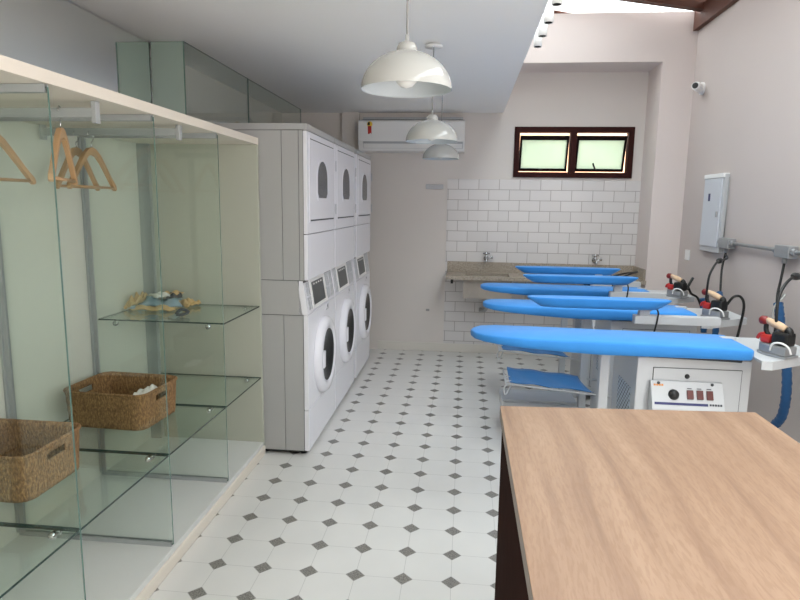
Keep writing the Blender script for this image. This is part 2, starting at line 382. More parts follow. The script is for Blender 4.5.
# ------------------------------------------------------------------ window
t = tag(bpy.data.objects.new('window_1', None), kind='structure'); COL.objects.link(t); t.location = (1.05, YB, wz0)
fy0, fy1 = YB-.02, YB+.07
b = MB(); fwid = .052
b.box(wx0, fy0, wz0, wx1, fy1, wz0+fwid); b.box(wx0, fy0, wz1-fwid, wx1, fy1, wz1)
b.box(wx0, fy0, wz0+fwid, wx0+fwid, fy1, wz1-fwid); b.box(wx1-fwid, fy0, wz0+fwid, wx1, fy1, wz1-fwid); xm = (wx0+wx1)/2
b.box(xm-.03, fy0, wz0+fwid, xm+.03, fy1, wz1-fwid); b.build('window_frame', m['window_wood'], t)
for x0, x1 in ((wx0+fwid, xm-.03), (xm+.03, wx1-fwid)):
    H = wz1-wz0-2*fwid-.035; sw = .034; a = math.radians(15)
    q = bmesh.new()
    MM = Matrix.Translation((x0, YB+.02, wz1-fwid-.03)) @ Matrix.Rotation(a, 4, 'X')
    W = x1-x0; f = MB(); X0, X1 = .008, W-.008
    f.box(X0, -.015, -H, X1, .015, -H+sw*.8); f.box(X0, -.015, -sw*1.2, X1, .015, 0); f.box(X0, -.015, -H+sw*.8, X0+sw*.6, .015, -sw*1.2); f.box(X1-sw*.6, -.015, -H+sw*.8, X1, .015, -sw*1.2)
    bmesh.ops.transform(f.b, matrix=MM, verts=f.b.verts); sash = f.build('window_sash', m['sash'], t)
    f = MB(); f.box(X0+sw*.6, -.003, -H+sw*.8, X1-sw*.6, .003, -sw*1.2); bmesh.ops.transform(f.b, matrix=MM, verts=f.b.verts); f.build('window_pane', m['frost'], sash)
    f = MB(); xa = W*.42
    f.cyl((xa, -.02, -H+.03), (xa-.03, -.05, -H+.09), .008, n=8) if x0 > 1 else f.cyl((xa, -.018, -H+.02), (xa+.04, -.018, -H+.02), .006, n=8)
    bmesh.ops.transform(f.b, matrix=MM, verts=f.b.verts); f.build('window_latch', m['black'], sash)
struct('neighbour_wall', MB().box(-1.5, 5.6, 0, 3.6, 5.7, 2.5), plain('sandy_outdoor_wall', 'c9a183', .9))

# ------------------------------------------------------------------ wardrobe
W0, W1 = -1.85, 1.145; FX = -1.175; BX = -1.88
t = thing('open_wardrobe', 'long open wardrobe with glass dividers and shelves in a cream frame', 'wardrobe', (-1.53, -.35, 0))
MB().box(BX, W0, 1.862, FX, W1, 1.90, .002).build('top_panel', m['cream_edge'], t)
MB().box(BX, 1.12, .062, FX, W1, 1.862, .002).build('end_panel', m['end_panel'], t)
MB().box(BX, W0, .062, FX, 1.12, .088, .002).build('base_board', m['white_board'], t)
MB().box(-1.24, W0, 0, -1.168, W1, .061, .012).build('plinth', m['cream_edge'], t)
MB().box(XL+.001, W0, .0, BX, W1, 1.90).build('back_panel', m['cream'], t)
divs = [-1.22, -.62, -.03, .575]
for y in divs:
    g = MB().box(BX+.004, y-.004, .096, FX-.004, y+.004, 1.853).build('glass_divider', [m['glass'], m['glass_edge']], t); edge_slots(g, 1)
    for side in ('bottom', 'top'):
        z0, z1 = (.0885, .108) if side == 'bottom' else (1.838, 1.861)
        c = MB(); c.box(BX+.002, y-.010, z0, FX-.01, y-.0045, z1); c.box(BX+.002, y+.0045, z0, FX-.01, y+.010, z1); c.build('channel', m['alu'], g)
    c = MB(); c.box(BX+.002, y-.024, .109, BX+.012, y-.0045, 1.837); c.box(BX+.002, y+.0045, .109, BX+.012, y+.024, 1.837); c.box(BX+.012, y-.012, .109, BX+.03, y-.0045, 1.837); c.build('channel', m['alu'], g)
c = MB(); c.box(BX+.002, 1.085, .089, BX+.07, 1.119, 1.861); c.build('corner_post', m['alu'], t)
def gshelf(y0, y1, z):
    s = MB().box(BX+.03, y0+.006, z-.008, FX-.004, y1-.006, z).build('glass_shelf', [m['glass'], m['glass_edge_dark']], t)
    for p in s.data.polygons: p.material_index = 0 if abs(p.normal[2]) > .9 else 1
    for yy, sgn in ((y0+.005, 1), (y1-.005, -1)):
        for xx in (FX-.09, BX+.12):
            MB().lathe([(.0, 0), (.013, 0), (.013, .012*sgn), (.008, .02*sgn), (0, .02*sgn)], (xx, yy, z-.022), 14, 'y').build('shelf_peg', m['chrome'], s)
for y0, y1 in ((-1.22, -.62), (-.62, -.03), (-.03, .575), (.575, 1.12)): gshelf(y0, y1, .50)
gshelf(.575, 1.12, .935)
def rail(y, x0, x1, z):
    r = MB().box(x0, y-.012, z-.017, x1, y+.012, z+.015, .004).build('clothes_rail', m['alu'], t)
    for x in (x0, x1):
        MB().box(x-.008, y-.013, z-.035, x+.008, y+.013, 1.861, .002).build('rail_bracket', m['alu'], r)
rail(-.33, -1.83, -1.222, 1.825); rail(.27, -1.85, -1.225, 1.832)

# hangers
def hanger(rot, loc, label, first=[None]):
    if first[0] is None:
        t = thing('clothes_hanger', label, 'hanger', (0, 0, 0), None)
        b = MB()
        up = [(0, .0), (.03, -.006), (.07, -.03), (.12, -.078), (.17, -.128), (.208, -.160), (.214, -.178), (.203, -.186), (.185, -.168), (.13, -.115), (.08, -.068), (.04, -.040), (0, -.032)]
        b.prism(up + [(-x, z) for x, z in up[::-1][1:-1]], -.009, .009, 'y', .003); b.build('shoulder_bar', m['hanger'], t)
        MB().cyl((-.188, 0, -.172), (.188, 0, -.172), .006, n=10).build('trouser_bar', m['hanger'], t)
        hp = [(0, 0, -.01), (0, 0, .022)] + arc((.0, 0, .046), .024, -PI/2, PI*.95, 14)
        MB().tube(hp, .0022, 8).build('hook', m['chrome'], t)
        first[0] = t
    else: t = copy_tree(first[0])
    t['label'] = label; t.location = loc; t.rotation_euler = (0, 0, math.radians(rot)); t['group'] = 'wooden clothes hangers on the wardrobe rails'
hanger(90, (-1.62, -.33, 1.777), 'wooden clothes hanger at the left edge, alone on the nearer rail, only its shoulder showing')
hanger(115, (-1.35, -.33, 1.777), 'wooden clothes hanger on the nearer rail turned nearly edge-on, highest of the three close together')
hanger(101, (-1.70, .27, 1.766), 'wooden clothes hanger on the farther rail, partly hidden between its two neighbours')
hanger(97, (-1.63, .27, 1.766), 'wooden clothes hanger on the farther rail, nearest the end of that rail')

# baskets
def basket(loc, label, first=[None]):
    if first[0] is None:
        t = thing('wicker_basket', label, 'basket', (0, 0, 0))
        LX, LY, H = .205, .165, .165; NU, NV = 96, 12; Rr = .05
        def per(u):
            # rounded rectangle outline, u in 0..1
            import math as mm
            segs = [(2*(LX-Rr), 'b'), (PI*Rr/2, 'c1'), (2*(LY-Rr), 'r'), (PI*Rr/2, 'c2'), (2*(LX-Rr), 't'), (PI*Rr/2, 'c3'), (2*(LY-Rr), 'l'), (PI*Rr/2, 'c4')]
            L = sum(a for a, _ in segs); d = u*L
            for a, nme in segs:
                if d <= a: break
                d -= a
            q = d/Rr
            if nme == 'b': return -LX+Rr+d, -LY
            if nme == 'r': return LX, -LY+Rr+d
            if nme == 't': return LX-Rr-d, LY
            if nme == 'l': return -LX, LY-Rr-d
            cx, cy, a0 = {'c1': (LX-Rr, -LY+Rr, -PI/2), 'c2': (LX-Rr, LY-Rr, 0), 'c3': (-LX+Rr, LY-Rr, PI/2), 'c4': (-LX+Rr, -LY+Rr, PI)}[nme]
            return cx+Rr*math.cos(a0+q), cy+Rr*math.sin(a0+q)
        b = MB(); V = []
        for j in range(NV+1):
            z = .004 + H*j/NV; fl = .955+.045*j/NV
            row = []
            for i in range(NU):
                x, y = per(i/NU); e = 1 + .006*math.sin(i*2.4+j*2.1)
                row.append(b.b.verts.new((x*fl*e, y*fl*e, z)))
            V.append(row)
        for j in range(NV):
            for i in range(NU):
                x, y = per((i+.5)/NU)
                if (abs(x)-LX) > -.004 and abs(y) < .05 and 8 <= j <= 9: continue
                f = b._f([V[j][i], V[j][(i+1) % NU], V[j+1][(i+1) % NU], V[j+1][i]]); f.smooth = True
        b._f(V[0][::-1])
        o = b.build('basket_body', m['wicker'], t, local=True); md = o.modifiers.new('thickness', 'SOLIDIFY'); md.thickness = .009; md.offset = -1
        pts = [(per(i/NU)[0], per(i/NU)[1], .004+H) for i in range(NU+1)]
        b = MB(); b.tube(pts, .007, 8); b.build('rim', m['wicker'], t, local=True)
        first[0] = t
    else: t = copy_tree(first[0])
    t['label'] = label; t.location = loc; t['group'] = 'woven baskets on the glass shelves'; return t
basket((-1.645, -.345, .501), 'brown woven seagrass basket on the glass shelf at the left edge, nearest the camera')
bk = basket((-1.595, .345, .501), 'brown woven seagrass basket with a white cloth inside, on the middle glass shelf'); bk.rotation_euler = (0, 0, math.radians(-3))

def crumple(name, x0, y0, x1, y1, z, h, mat, label, cat='cloth', seed=1, rot=0, group=None, fold=3):
    rnd = random.Random(seed); ph = [rnd.uniform(0, 6.28) for _ in range(6)]; b = MB(); N = 18
    cx, cy = (x0+x1)/2, (y0+y1)/2; ex, ey = (x1-x0)/2, (y1-y0)/2
    rows = []
    for j in range(N+1):
        r_ = []
        for i in range(N+1):
            u, v = i/N*2-1, j/N*2-1
            ed = (1-u**4)*(1-v**4)
            hh = h*(.35+.65*ed**.5)*(.55 + .25*math.sin(u*fold*2+ph[0]+v) + .2*math.sin(v*fold*3+ph[1]+u*2))
            X = ex*u*(1+.12*math.sin(v*4+ph[2])); Y = ey*v*(1+.12*math.sin(u*5+ph[3]))
            c, s_ = math.cos(rot), math.sin(rot)
            r_.append((cx+X*c-Y*s_, cy+X*s_+Y*c, z + max(.002, hh)))
        rows.append(r_)
    b.grid(rows); o = b.build(name, mat); md = o.modifiers.new('thickness', 'SOLIDIFY'); md.thickness = .0025; md.offset = 1
    return tag(o, label, cat, group)
crumple('white_cloth', -1.50, .24, -1.42, .42, .63, .035, m['cloth_white'], 'white cloth bundled in the right side of the basket on the middle shelf', seed=3)
zc = .937
crumple('folded_cloth', -1.84, .86, -1.60, 1.07, zc, .065, m['cloth_blue'], 'largest grey-blue cloth in the middle of the heap on the upper glass shelf', seed=5, rot=.3)
crumple('folded_cloth', -1.81, .81, -1.58, .90, zc, .03, m['cloth_tan'], 'tan cloth along the front of the heap on the upper glass shelf', seed=6, rot=.1)
crumple('folded_cloth', -1.64, .97, -1.52, 1.08, zc, .045, m['cloth_tan'], 'tan cloth at the right end of the heap on the upper glass shelf', seed=8, rot=-.3)
crumple('folded_cloth', -1.86, .84, -1.81, 1.05, zc, .085, m['cloth_tan'], 'tan cloth at the back left of the heap against the wardrobe back', seed=9)
crumple('folded_cloth', -1.68, .94, -1.60, 1.04, zc+.05, .03, m['cloth_dark'], 'small dark grey cloth on top of the heap at its right', seed=11, rot=.5)
crumple('folded_cloth', -1.76, .92, -1.66, 1.02, zc+.055, .03, m['cloth_white'], 'small pale cloth on top of the heap at its middle', seed=14, rot=.9)
crumple('folded_cloth', -1.72, .98, -1.62, 1.08, zc+.06, .025, m['cloth_tan'], 'small tan cloth at the back of the heap, lying on the grey-blue cloth', seed=15, rot=.2)
b = MB(); b.tube(smooth_path([(-1.49, .70, zc+.012), (-1.47, .72, zc+.035), (-1.44, .74, zc+.02), (-1.45, .70, zc+.012), (-1.48, .68, zc+.014)]), .008, 8)
tag(b.build('fabric_loop', m['cloth_dark']), 'small black and white loop of fabric lying in front of the cloth heap', 'fabric loop')

# ------------------------------------------------------------------ stacked laundry machines
def machine():
    t = thing('stacked_washer_dryer', 'x', 'washer dryer', (0, 0, 0), 'stacked washer dryers along the glass partition')
    D, Wd, Hh = .70, .745, 1.985; hw = Wd/2           # front at x=0 (faces +x), body towards -x
    b = MB(); b.box(-D+.006, -hw+.006, .03, -.03, hw-.006, 1.08); b.box(-D+.006, -hw+.006, 1.08, -.02, hw-.006, Hh-.01); b.build('inner_frame', m['core'], t)
    # lower cabinet: side panels with a front corner strip, sloping shoulder
    b = MB()
    for s in (-1, 1):
        ya, yb = (-hw, -hw+.005) if s < 0 else (hw-.005, hw)
        b.box(-D, ya, .03, -.150, yb, .875); b.box(-.147, ya, .03, -.032, yb, .875)
        b.prism([(-D, .879), (-.035, .879), (-.062, 1.083), (-D, 1.083)], ya, yb, 'y')
    b.box(-D, -hw, .03, -D+.005, hw, 1.083)
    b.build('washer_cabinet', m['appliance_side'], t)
    b = MB(); b.box(-.029, -hw, .29, 0, hw, .878, .003); b.box(-.029, -hw, .03, 0, hw, .287, .003); fp = b.build('washer_front', m['appliance'], t)
    # door: ring, glass bowl, handle
    zc_, yc = .555, .0
    d = MB().lathe([(.243, .001), (.243, .022), (.228, .042), (.190, .046), (.172, .038), (.168, .012)], (0, yc, zc_), 56, 'x').build('washer_door', m['appliance'], t)
    for v in d.data.vertices: v.co.z = zc_ + (v.co.z-zc_)*1.04
    MB().lathe([(.172, .036), (.12, .026), (.06, .012), (0, .01)], (0, yc, zc_), 48, 'x').build('door_glass', m['dark_glass'], d)
    q = MB(); q.box(.03, -.172, zc_-.055, .05, -.125, zc_+.055, .006); q.build('door_handle', m['appliance'], d)
    q = MB(); q.box(.0, .225, zc_-.06, .02, .255, zc_+.06, .004); q.build('door_hinge', m['grey_plastic'], d)
    # sloping control panel
    b = MB(); b.prism([(-.005, .88), (-.0, .883), (-.032, 1.083), (-.055, 1.083), (-.055, .88)], -hw, hw, 'y'); cp = b.build('control_panel', m['appliance'], t)
    ang = math.atan2(.032, .2)
    def on_panel(x, y0, y1, s0, s1, th, name, mat, par):
        q = MB(); q.box(0, y0, s0, th, y1, s1, .001); MM = Matrix.Translation((0, 0, .883)) @ Matrix.Rotation(-ang, 4, 'Y'); bmesh.ops.transform(q.b, matrix=MM, verts=q.b.verts); return q.build(name, mat, par)
    on_panel(0, -.245, .14, .012, .195, .006, 'display_bezel', m['white'], cp)
    dsp = on_panel(0, -.215, .075, .035, .175, .009, 'display', m['dark_plastic'], cp)
    for y in (-.18, -.12, -.06, .0): on_panel(0, y, y+.03, .155, .165, .0105, 'indicator', m['white'], dsp)
    for y in (-.335, -.29, .165, .205, .27, .31):
        on_panel(0, y, y+.028, .02, .095, .005, 'vent_slot', m['grey_plastic'], cp); on_panel(0, y, y+.028, .105, .185, .005, 'vent_slot', m['grey_plastic'], cp)
    q = MB(); q.lathe([(0, 0), (.012, 0), (.012, .006), (0, .006)], (.0, .14, .858), 14, 'x'); q.box(0, .10, .835, .004, .17, .84); q.build('lock', m['grey_plastic'], t)
    # dryer
    b = MB()
    for s in (-1, 1):
        ya, yb = (-hw, -hw+.005) if s < 0 else (hw-.005, hw)
        b.box(-D, ya, 1.087, -.150, yb, Hh-.04); b.box(-.147, ya, 1.087, -.050, yb, Hh-.04); b.box(-.047, ya, 1.087, -.024, yb, Hh-.04)
    b.box(-D, -hw, Hh-.037, -.0, hw, Hh, .004); b.box(-D, -hw, 1.087, -D+.005, hw, Hh-.04)
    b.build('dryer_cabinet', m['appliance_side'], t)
    b = MB(); b.box(-.022, -hw+.001, 1.087, 0, hw-.001, 1.355, .003); b.box(-.022, -hw+.001, 1.359, 0, hw-.001, Hh-.041, .003); b.build('dryer_front', m['appliance'], t)
    dr = MB().box(.0005, -hw+.045, 1.425, .005, hw-.02, 1.925, .002).build('dryer_door', m['appliance'], t)
    def arch(w_, h_, z0, x0, x1, grow=0):
        pts = [(-w_/2-grow, z0-grow+.03), (-w_/2-grow+.03, z0-grow), (w_/2+grow-.03, z0-grow), (w_/2+grow, z0-grow+.03)]
        for i in range(0, 15):
            a = PI*i/14; pts.append(((w_/2+grow)*math.cos(a), z0+h_-.11+(.11+grow)*math.sin(a)))
        return MB().prism([(p[0]-.02, p[1]) for p in pts], x0, x1, 'x')
    arch(.25, .225, 1.57, .003, .009, .018).build('window_surround', m['appliance'], dr)
    arch(.25, .225, 1.57, .0092, .0105).build('window_glass', m['smoke_glass'], dr)
    for z in (1.50, 1.79): MB().box(.011, hw-.028, z-.035, .018, hw-.012, z+.035, .002).build('hinge', m['grey_plastic'], dr)
    b = MB(); b.box(.0, -hw+.06, 1.432, .0065, hw-.06, 1.441); b.build('door_grip', m['core'], dr)
    b = MB(); b.box(.0, -hw+.06, 1.902, .0065, hw-.07, 1.907); b.build('door_gap', m['core'], dr)
    b = MB()
    for x in (-.05, -D+.05):
        for y in (-hw+.05, hw-.05): b.cyl((x, y, 0), (x, y, .03), .02, n=12)
    b.box(-.6, -hw+.02, .012, -.045, hw-.02, .03); b.build('feet', m['black'], t)
    return t
mc = machine(); FXM = -.897
for i, (y, lb) in enumerate(((1.529, 'white stacked washer and dryer nearest the wardrobe, its shaded side in full view'), (2.292, 'white stacked washer and dryer in the middle of the row of three'), (3.137, 'white stacked washer and dryer farthest back, next to the back wall'))):
    o = mc if i == 0 else copy_tree(mc)
    o.location = (FXM, y, 0); o['label'] = lb

# ------------------------------------------------------------------ air conditioner
t = thing('air_conditioner', 'white wall-mounted split air conditioner above the stacked machines', 'air conditioner', (-.545, YB, 2.06))
ax0, ax1 = -1.07, -.02
prof = [(YB-.001, 2.37), (YB-.06, 2.37), (3.815, 2.355), (3.80, 2.34), (3.795, 2.155), (3.83, 2.062), (YB-.001, 2.055)]
MB().prism(prof, ax0, ax1, 'x', .004).build('housing', m['white'], t)
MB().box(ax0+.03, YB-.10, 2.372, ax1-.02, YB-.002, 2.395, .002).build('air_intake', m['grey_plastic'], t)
b = MB(); b.prism([(3.792, 2.15), (3.826, 2.075), (3.832, 2.078), (3.80, 2.152)], ax0+.05, ax1-.015, 'x'); b.build('louvre', m['grey_plastic'], t)
b = MB(); b.prism([(3.790, 2.128), (3.806, 2.088), (3.812, 2.09), (3.796, 2.13)], ax0+.055, ax1-.02, 'x'); b.build('flap', m['white'], t)
st = MB().lathe([(0, 0), (.027, 0), (.027, -.002), (0, -.002)], (-.955, 3.797, 2.315), 20, 'y').build('award_sticker', m['sticker_y'], t)
b = MB(); b.box(-.975, 3.7935, 2.305, -.953, 3.796, 2.335); b.build('sticker_print', m['black'], st)
b = MB(); b.prism([(-.974, 2.298), (-.938, 2.298), (-.936, 2.22), (-.948, 2.234), (-.958, 2.22), (-.972, 2.222)], 3.7935, 3.796, 'y'); b.build('ribbon', m['red'], st)

tag(MB().box(-.40, YB-.018, 1.698, -.222, YB, 1.745, .003).build('ventilation_plate', m['grey_plastic']), 'small flat grey plate on the back wall beside the tiles', 'wall plate')
tag(MB().box(-.372, YB-.006, .43, -.335, YB, .455, .002).build('wall_hook', m['cord_grey']), 'tiny grey wall fitting low on the back wall', 'wall fitting')

# ------------------------------------------------------------------ pendant lamps
def pendant():
    t = thing('pendant_lamp', 'x', 'pendant lamp', (0, 0, 0), 'white dome pendant lamps')
    R = .152; H = .125
    out = [(R*math.cos(a), H*math.sin(a)) for a in [PI/2*i/16 for i in range(17)]]
    outer = [(r, z) for r, z in out if r > .03]
    inner = [(max(r-.003, .02), z-.003 if z > .003 else z) for r, z in outer[::-1]]
    s = MB(); s.lathe(outer + [(.03, H*.99)], n=64); s.mi = 1; s.lathe([(.027, H*.96)] + inner + [outer[0]], n=64)
    sh = s.build('lamp_shade', [m['shade'], m['shade_in']], t)
    MB().lathe([(.034, H-.008), (.034, H+.008), (.028, H+.022), (.012, H+.028), (.006, H+.03), (.006, H+.05), (0, H+.05)], n=28).build('socket_cap', m['shade'], t)
    MB().cyl((0, 0, H+.045), (0, 0, .53), .0035, n=8).build('cord', m['cord_grey'], t)
    MB().lathe([(0, .522), (.05, .522), (.05, .530), (.046, .533), (0, .533)], n=32).build('ceiling_rose', m['white'], t)
    bl = MB().lathe([(0, .005), (.02, .01), (.035, .026), (.038, .042), (.032, .062), (.018, .082), (.014, .1), (.014, .12)], n=24).build('bulb', m['bulb'], t)
    return t
pt = pendant()
for i, (y, x, lb) in enumerate(((-.2, -.197, 'nearest and largest-looking white dome pendant lamp hanging from the ceiling'), (1.33, -.197, 'middle of the three white dome pendant lamps'), (2.84, -.205, 'farthest and smallest-looking of the three white dome pendant lamps'))):
    o = pt if i == 0 else copy_tree(pt); o.location = (x, y, (1.916, 1.902, 1.915)[i]); o['label'] = lb

# spotlights along the slab edge
def spot():
    t = thing('ceiling_spotlight', 'x', 'spotlight', (0, 0, 0), 'white cylinder spotlights along the ceiling edge')
    MB().lathe([(.019, .0), (.024, .0), (.024, .11), (0, .11)], n=28).build('spot_body', m['white'], t)
    MB().lathe([(0, .008), (.0195, .008), (.021, .001), (.0225, -.001)], n=28).build('spot_lens', m['black'], t)
    MB().box(-.045, -.012, .05, -.022, .012, .09).build('mount', m['white'], t)
    return t
sp = spot()
for i, (y, lb) in enumerate(((.70, 'white cylinder spotlight on the slab edge, nearest the camera'), (.98, 'white cylinder spotlight on the slab edge, second from the camera'), (1.225, 'white cylinder spotlight on the slab edge, third from the camera'), (1.45, 'white cylinder spotlight on the slab edge, farthest from the camera'))):
    o = sp if i == 0 else copy_tree(sp); o.location = (.397, y, 2.45); o['label'] = lb

# ------------------------------------------------------------------ counter, sink, taps
t = thing('granite_counter', 'beige granite counter with a sunken basin under the window', 'counter', (.75, 3.78, 0))
cy0, cz0, cz1 = 3.55, .825, .86
sx0, sx1, sy0, sy1 = .03, .46, 3.62, 3.90
b = MB(); b.box(-.16, cy0, cz0, sx0, YB-.012, cz1); b.box(sx1, cy0, cz0, 1.718, YB-.012, cz1); b.box(sx0, cy0, cz0, sx1, sy0, cz1); b.box(sx0, sy1, cz0, sx1, YB-.012, cz1)
b.build('countertop', m['granite'], t)
MB().box(-.16, YB-.032, cz1, 1.718, YB-.011, .965, .002).build('backsplash', m['granite'], t)
MB().box(1.698, cy0+.04, cz1, 1.718, YB-.033, .965, .002).build('side_splash', m['granite'], t)
b = MB(); x0, x1, y0, y1, zb = sx0, sx1, sy0, sy1, .66
b.box(x0-.02, y0-.02, zb, x0, y1+.02, cz0); b.box(x1, y0-.02, zb, x1+.02, y1+.02, cz0); b.box(x0, y0-.02, zb, x1, y0, cz0); b.box(x0, y1, zb, x1, y1+.02, cz0); b.box(x0-.02, y0-.02, zb-.02, x1+.02, y1+.02, zb)
b.build('basin', plain('grey_stone_basin', 'a59c92', .5, var=.08, scale=30), t)
b = MB(); b.tube(smooth_path([(.26, 3.76, .64), (.26, 3.76, .56), (.24, 3.78, .50), (.20, 3.82, .48), (.20, 3.90, .47), (.20, YB-.012, .47)]), .02, 12); b.cyl((.26, 3.76, .57), (.26, 3.76, .63), .032); b.build('drain_trap', m['cord_grey'], t)
for x in (-.10, 1.2): 
    MB().box(x-.012, cy0+.01, cz0-.04, x+.012, YB-.012, cz0, .002).build('bracket', m['black'], t)
def tap():
    t = thing('wall_tap', 'x', 'tap', (0, 0, 0), 'chrome taps above the granite counter')
    b = MB(); b.lathe([(.025, 0), (.025, -.008), (.014, -.01), (.014, -.05), (0, -.05)], (0, 0, 0), 18, 'y'); b.tube(smooth_path([(0, -.045, 0), (0, -.09, .01), (0, -.12, -.005), (0, -.125, -.03)]), .009, 10); b.cyl((0, -.045, 0), (0, -.045, .04), .012); b.build('tap_body', m['chrome'], t)
    b = MB(); b.cyl((-.035, -.045, .05), (.035, -.045, .05), .008, n=10); b.cyl((0, -.045, .038), (0, -.045, .062), .016, n=14); b.build('tap_handle', m['chrome'], t)
    b = MB(); b.cyl((.0, -.06, -.01), (.06, -.06, .015), .007, n=10); b.cyl((.055, -.06, .0), (.055, -.06, .03), .01, n=10); b.build('side_outlet', m['chrome'], t)
    return t
tp = tap(); tp.location = (.237, YB-.011, 1.005); tp['label'] = 'chrome wall tap above the basin at the left end of the counter'
o = copy_tree(tp); o.location = (1.32, YB-.011, 1.01); o['label'] = 'chrome wall tap at the right end of the counter, behind the blue boards'

# ------------------------------------------------------------------ ironing stations
def padded(pts, zt, th, b):
    # pillow-edged slab; th is its thickness, or a function of x
    T = th if callable(th) else (lambda x: th)
    n = len(pts)
    def ring(inset, fz):
        out = []
        for i, (x, y) in enumerate(pts):
            a = Vector((x-pts[i-1][0], y-pts[i-1][1])); c = Vector((pts[(i+1) % n][0]-x, pts[(i+1) % n][1]-y))
            a.normalize(); c.normalize(); nn = Vector((-(a.y+c.y), a.x+c.x)); nn = nn.normalized() if nn.length > 1e-5 else Vector((0, 0))
            out.append(b.b.verts.new((x+nn.x*inset, y+nn.y*inset, zt-T(x)*fz)))
        return out
    R_ = [ring(i_, z_) for i_, z_ in ((.012, 1), (.003, .93), (0, .6), (.0, .2), (.004, .07), (.010, 0))]
    for A, B in zip(R_, R_[1:]):
        for i in range(n):
            j = (i+1) % n; f = b._f([A[i], A[j], B[j], B[i]]); f.smooth = True
    for rr, flip in ((R_[0], True), (R_[-1], False)):      # strips across the slab, near edge to far edge
        h = n//2
        for i in range(h-1):
            f = b._f([rr[i], rr[i+1], rr[n-2-i], rr[n-1-i]])
            if f: f.smooth = True
CTR = [(.010, -.015), (.030, -.085), (.075, -.135), (.15, -.17), (.30, -.198), (.45, -.20), (.61, -.195), (.80, -.21), (1.0, -.232), (1.15, -.25), (1.28, -.27), (1.30, -.25)]
CTF = [(.010, -.01+.01), (.025, .055), (.060, .105), (.14, .130), (.30, .132), (.45, .125), (.61, .115), (.80, .105), (1.0, .095), (1.15, .088), (1.28, .082), (1.30, .065)]
BOARD = CTR + CTF[::-1]
def bth(x): return .036+.034*min(1, x/.6) - .018*max(0, (x-.7)/.6)
def station():
    t = thing('ironing_station', 'x', 'ironing station', (0, 0, 0), 'white ironing stations with blue boards')
    b = MB(); padded([(x-.012 if x < .4 else x, y) for x, y in BOARD], .90, bth, b); b.build('ironing_board', m['blue'], t)
    b = MB(); padded([(.85, -.19), (1.0, -.205), (1.26, -.235), (1.26, .05), (1.0, .06), (.85, .07)], .852, .024, b); b.build('foam_underlay', m['foam'], t)
    MB().box(1.25, -.02, .870, 1.318, .02, .904, .003).build('cover_clip', m['steel_white'], t)
    # cabinet
    X0, X1, Y0, Y1 = .81, 1.34, -.16, .29
    cab = MB().box(X0, Y0, .04, X1, Y1, .822, .006).build('cabinet', m['steel_white'], t)
    b = MB(); b.box(X0+.078, Y0-.004, .12, X1-.045, Y0-.001, .772, .001); cd_ = b.build('cabinet_door', m['steel_white'], t)
    b = MB(); b.box(X0+.075, Y0-.0015, .117, X1-.042, Y0-.0005, .775); b.build('door_gap', m['core'], cab)
    MB().lathe([(0, -.005), (.011, -.005), (.012, 0)], (1.045, Y0-.003, .735), 16, 'y').build('lock_hole', m['black'], cd_)
    MB().box(X0-.003, Y0+.08, .42, X0-.0002, Y0+.32, .64).build('side_vent', m['perf'], cab)
    b = MB()
    for x in (X0+.05, X1-.05):
        for y in (Y0+.05, Y1-.05): b.cyl((x, y, 0), (x, y, .041), .018, n=12)
    b.build('feet', m['black'], t)
    # control box
    px0, px1 = .872, 1.205
    cb = MB().prism([(Y0-.006, .712), (Y0-.022, .712), (Y0-.075, .592), (Y0-.075, .552), (Y0-.006, .552)], px0, px1, 'x', .003).build('control_box', m['steel_white'], t)
    ang = math.atan2(.053, .12)
    def face(q, name, mat, par, z=.592):
        MM = Matrix.Translation((0, Y0-.0755, z)) @ Matrix.Rotation(-ang, 4, 'X'); bmesh.ops.transform(q.b, matrix=MM, verts=q.b.verts); return q.build(name, mat, par)
    q = MB(); q.lathe([(0, -.022), (.016, -.022), (.022, -.012), (.026, 0)], (.975, 0, .068), 24, 'y'); face(q, 'control_knob', m['black'], cb)
    for x in (1.035, 1.08, 1.125):
        q = MB(); q.box(x, -.008, .048, x+.03, 0, .092, .003); sw = face(q, 'rocker_switch', m['maroon'], cb)
        q = MB(); q.box(x+.003, -.001, .098, x+.024, .0005, .102); face(q, 'switch_print', m['print_dark'], cb)
    q = MB(); q.box(px0+.012, -.001, .018, px1-.075, .0005, .03); face(q, 'stripe', m['navy'], cb)
    q = MB()
    for i in range(5): q.box(px1-.068+i*.012, -.001, .02, px1-.059+i*.012, .0005, .03)
    face(q, 'maker_print', m['print_dark'], cb)
    q = MB()
    for i in range(4): q.box(px0+.012+i*.012, -.001, .108, px0+.021+i*.012, .0005, .117)
    face(q, 'model_print', m['orange'], cb)
    for x in (px0+.035, px1-.05):
        q = MB(); q.lathe([(0, -.004), (.007, -.004), (.007, 0)], (x, 0, .122), 12, 'y'); face(q, 'screw', m['core'], cb)
    for x in (px0+.02, px0+.18): MB().box(x, Y0-.077, .562, x+.13, Y0-.0745, .572).build('vent_slot', m['grey_plastic'], cb)
    # column, foot tray, cloth catcher
    MB().box(.665, -.03, .04, .712, .03, .838, .004).build('column', m['steel_white'], t)
    MB().box(.60, -.025, .80, .90, .025, .838, .003).build('board_bracket', m['steel_white'], t); MB().box(.60, -.10, .0, .82, .20, .04, .004).build('column_foot', m['steel_white'], t)
    b = MB(); b.box(.15, .0, .20, .66, .25, .215, .003); b.box(.17, -.02, .145, .66, .0, .20, .003); b.box(.15, -.02, .13, .17, .25, .21, .003); b.build('foot_tray', m['steel_white'], t)
    fr = MB(); ya, yb = -.33, .03
    for y in (ya, yb): fr.tube([(.155, y, .425), (.81, y, .37)], .006, 8)
    fr.tube([(.155, ya, .415), (.155, yb, .415)], .006, 8); fr.tube(smooth_path([(.155, ya+.02, .415), (.14, ya+.02, .385), (.155, ya+.02, .35), (.19, ya+.05, .41)]), .005, 8)
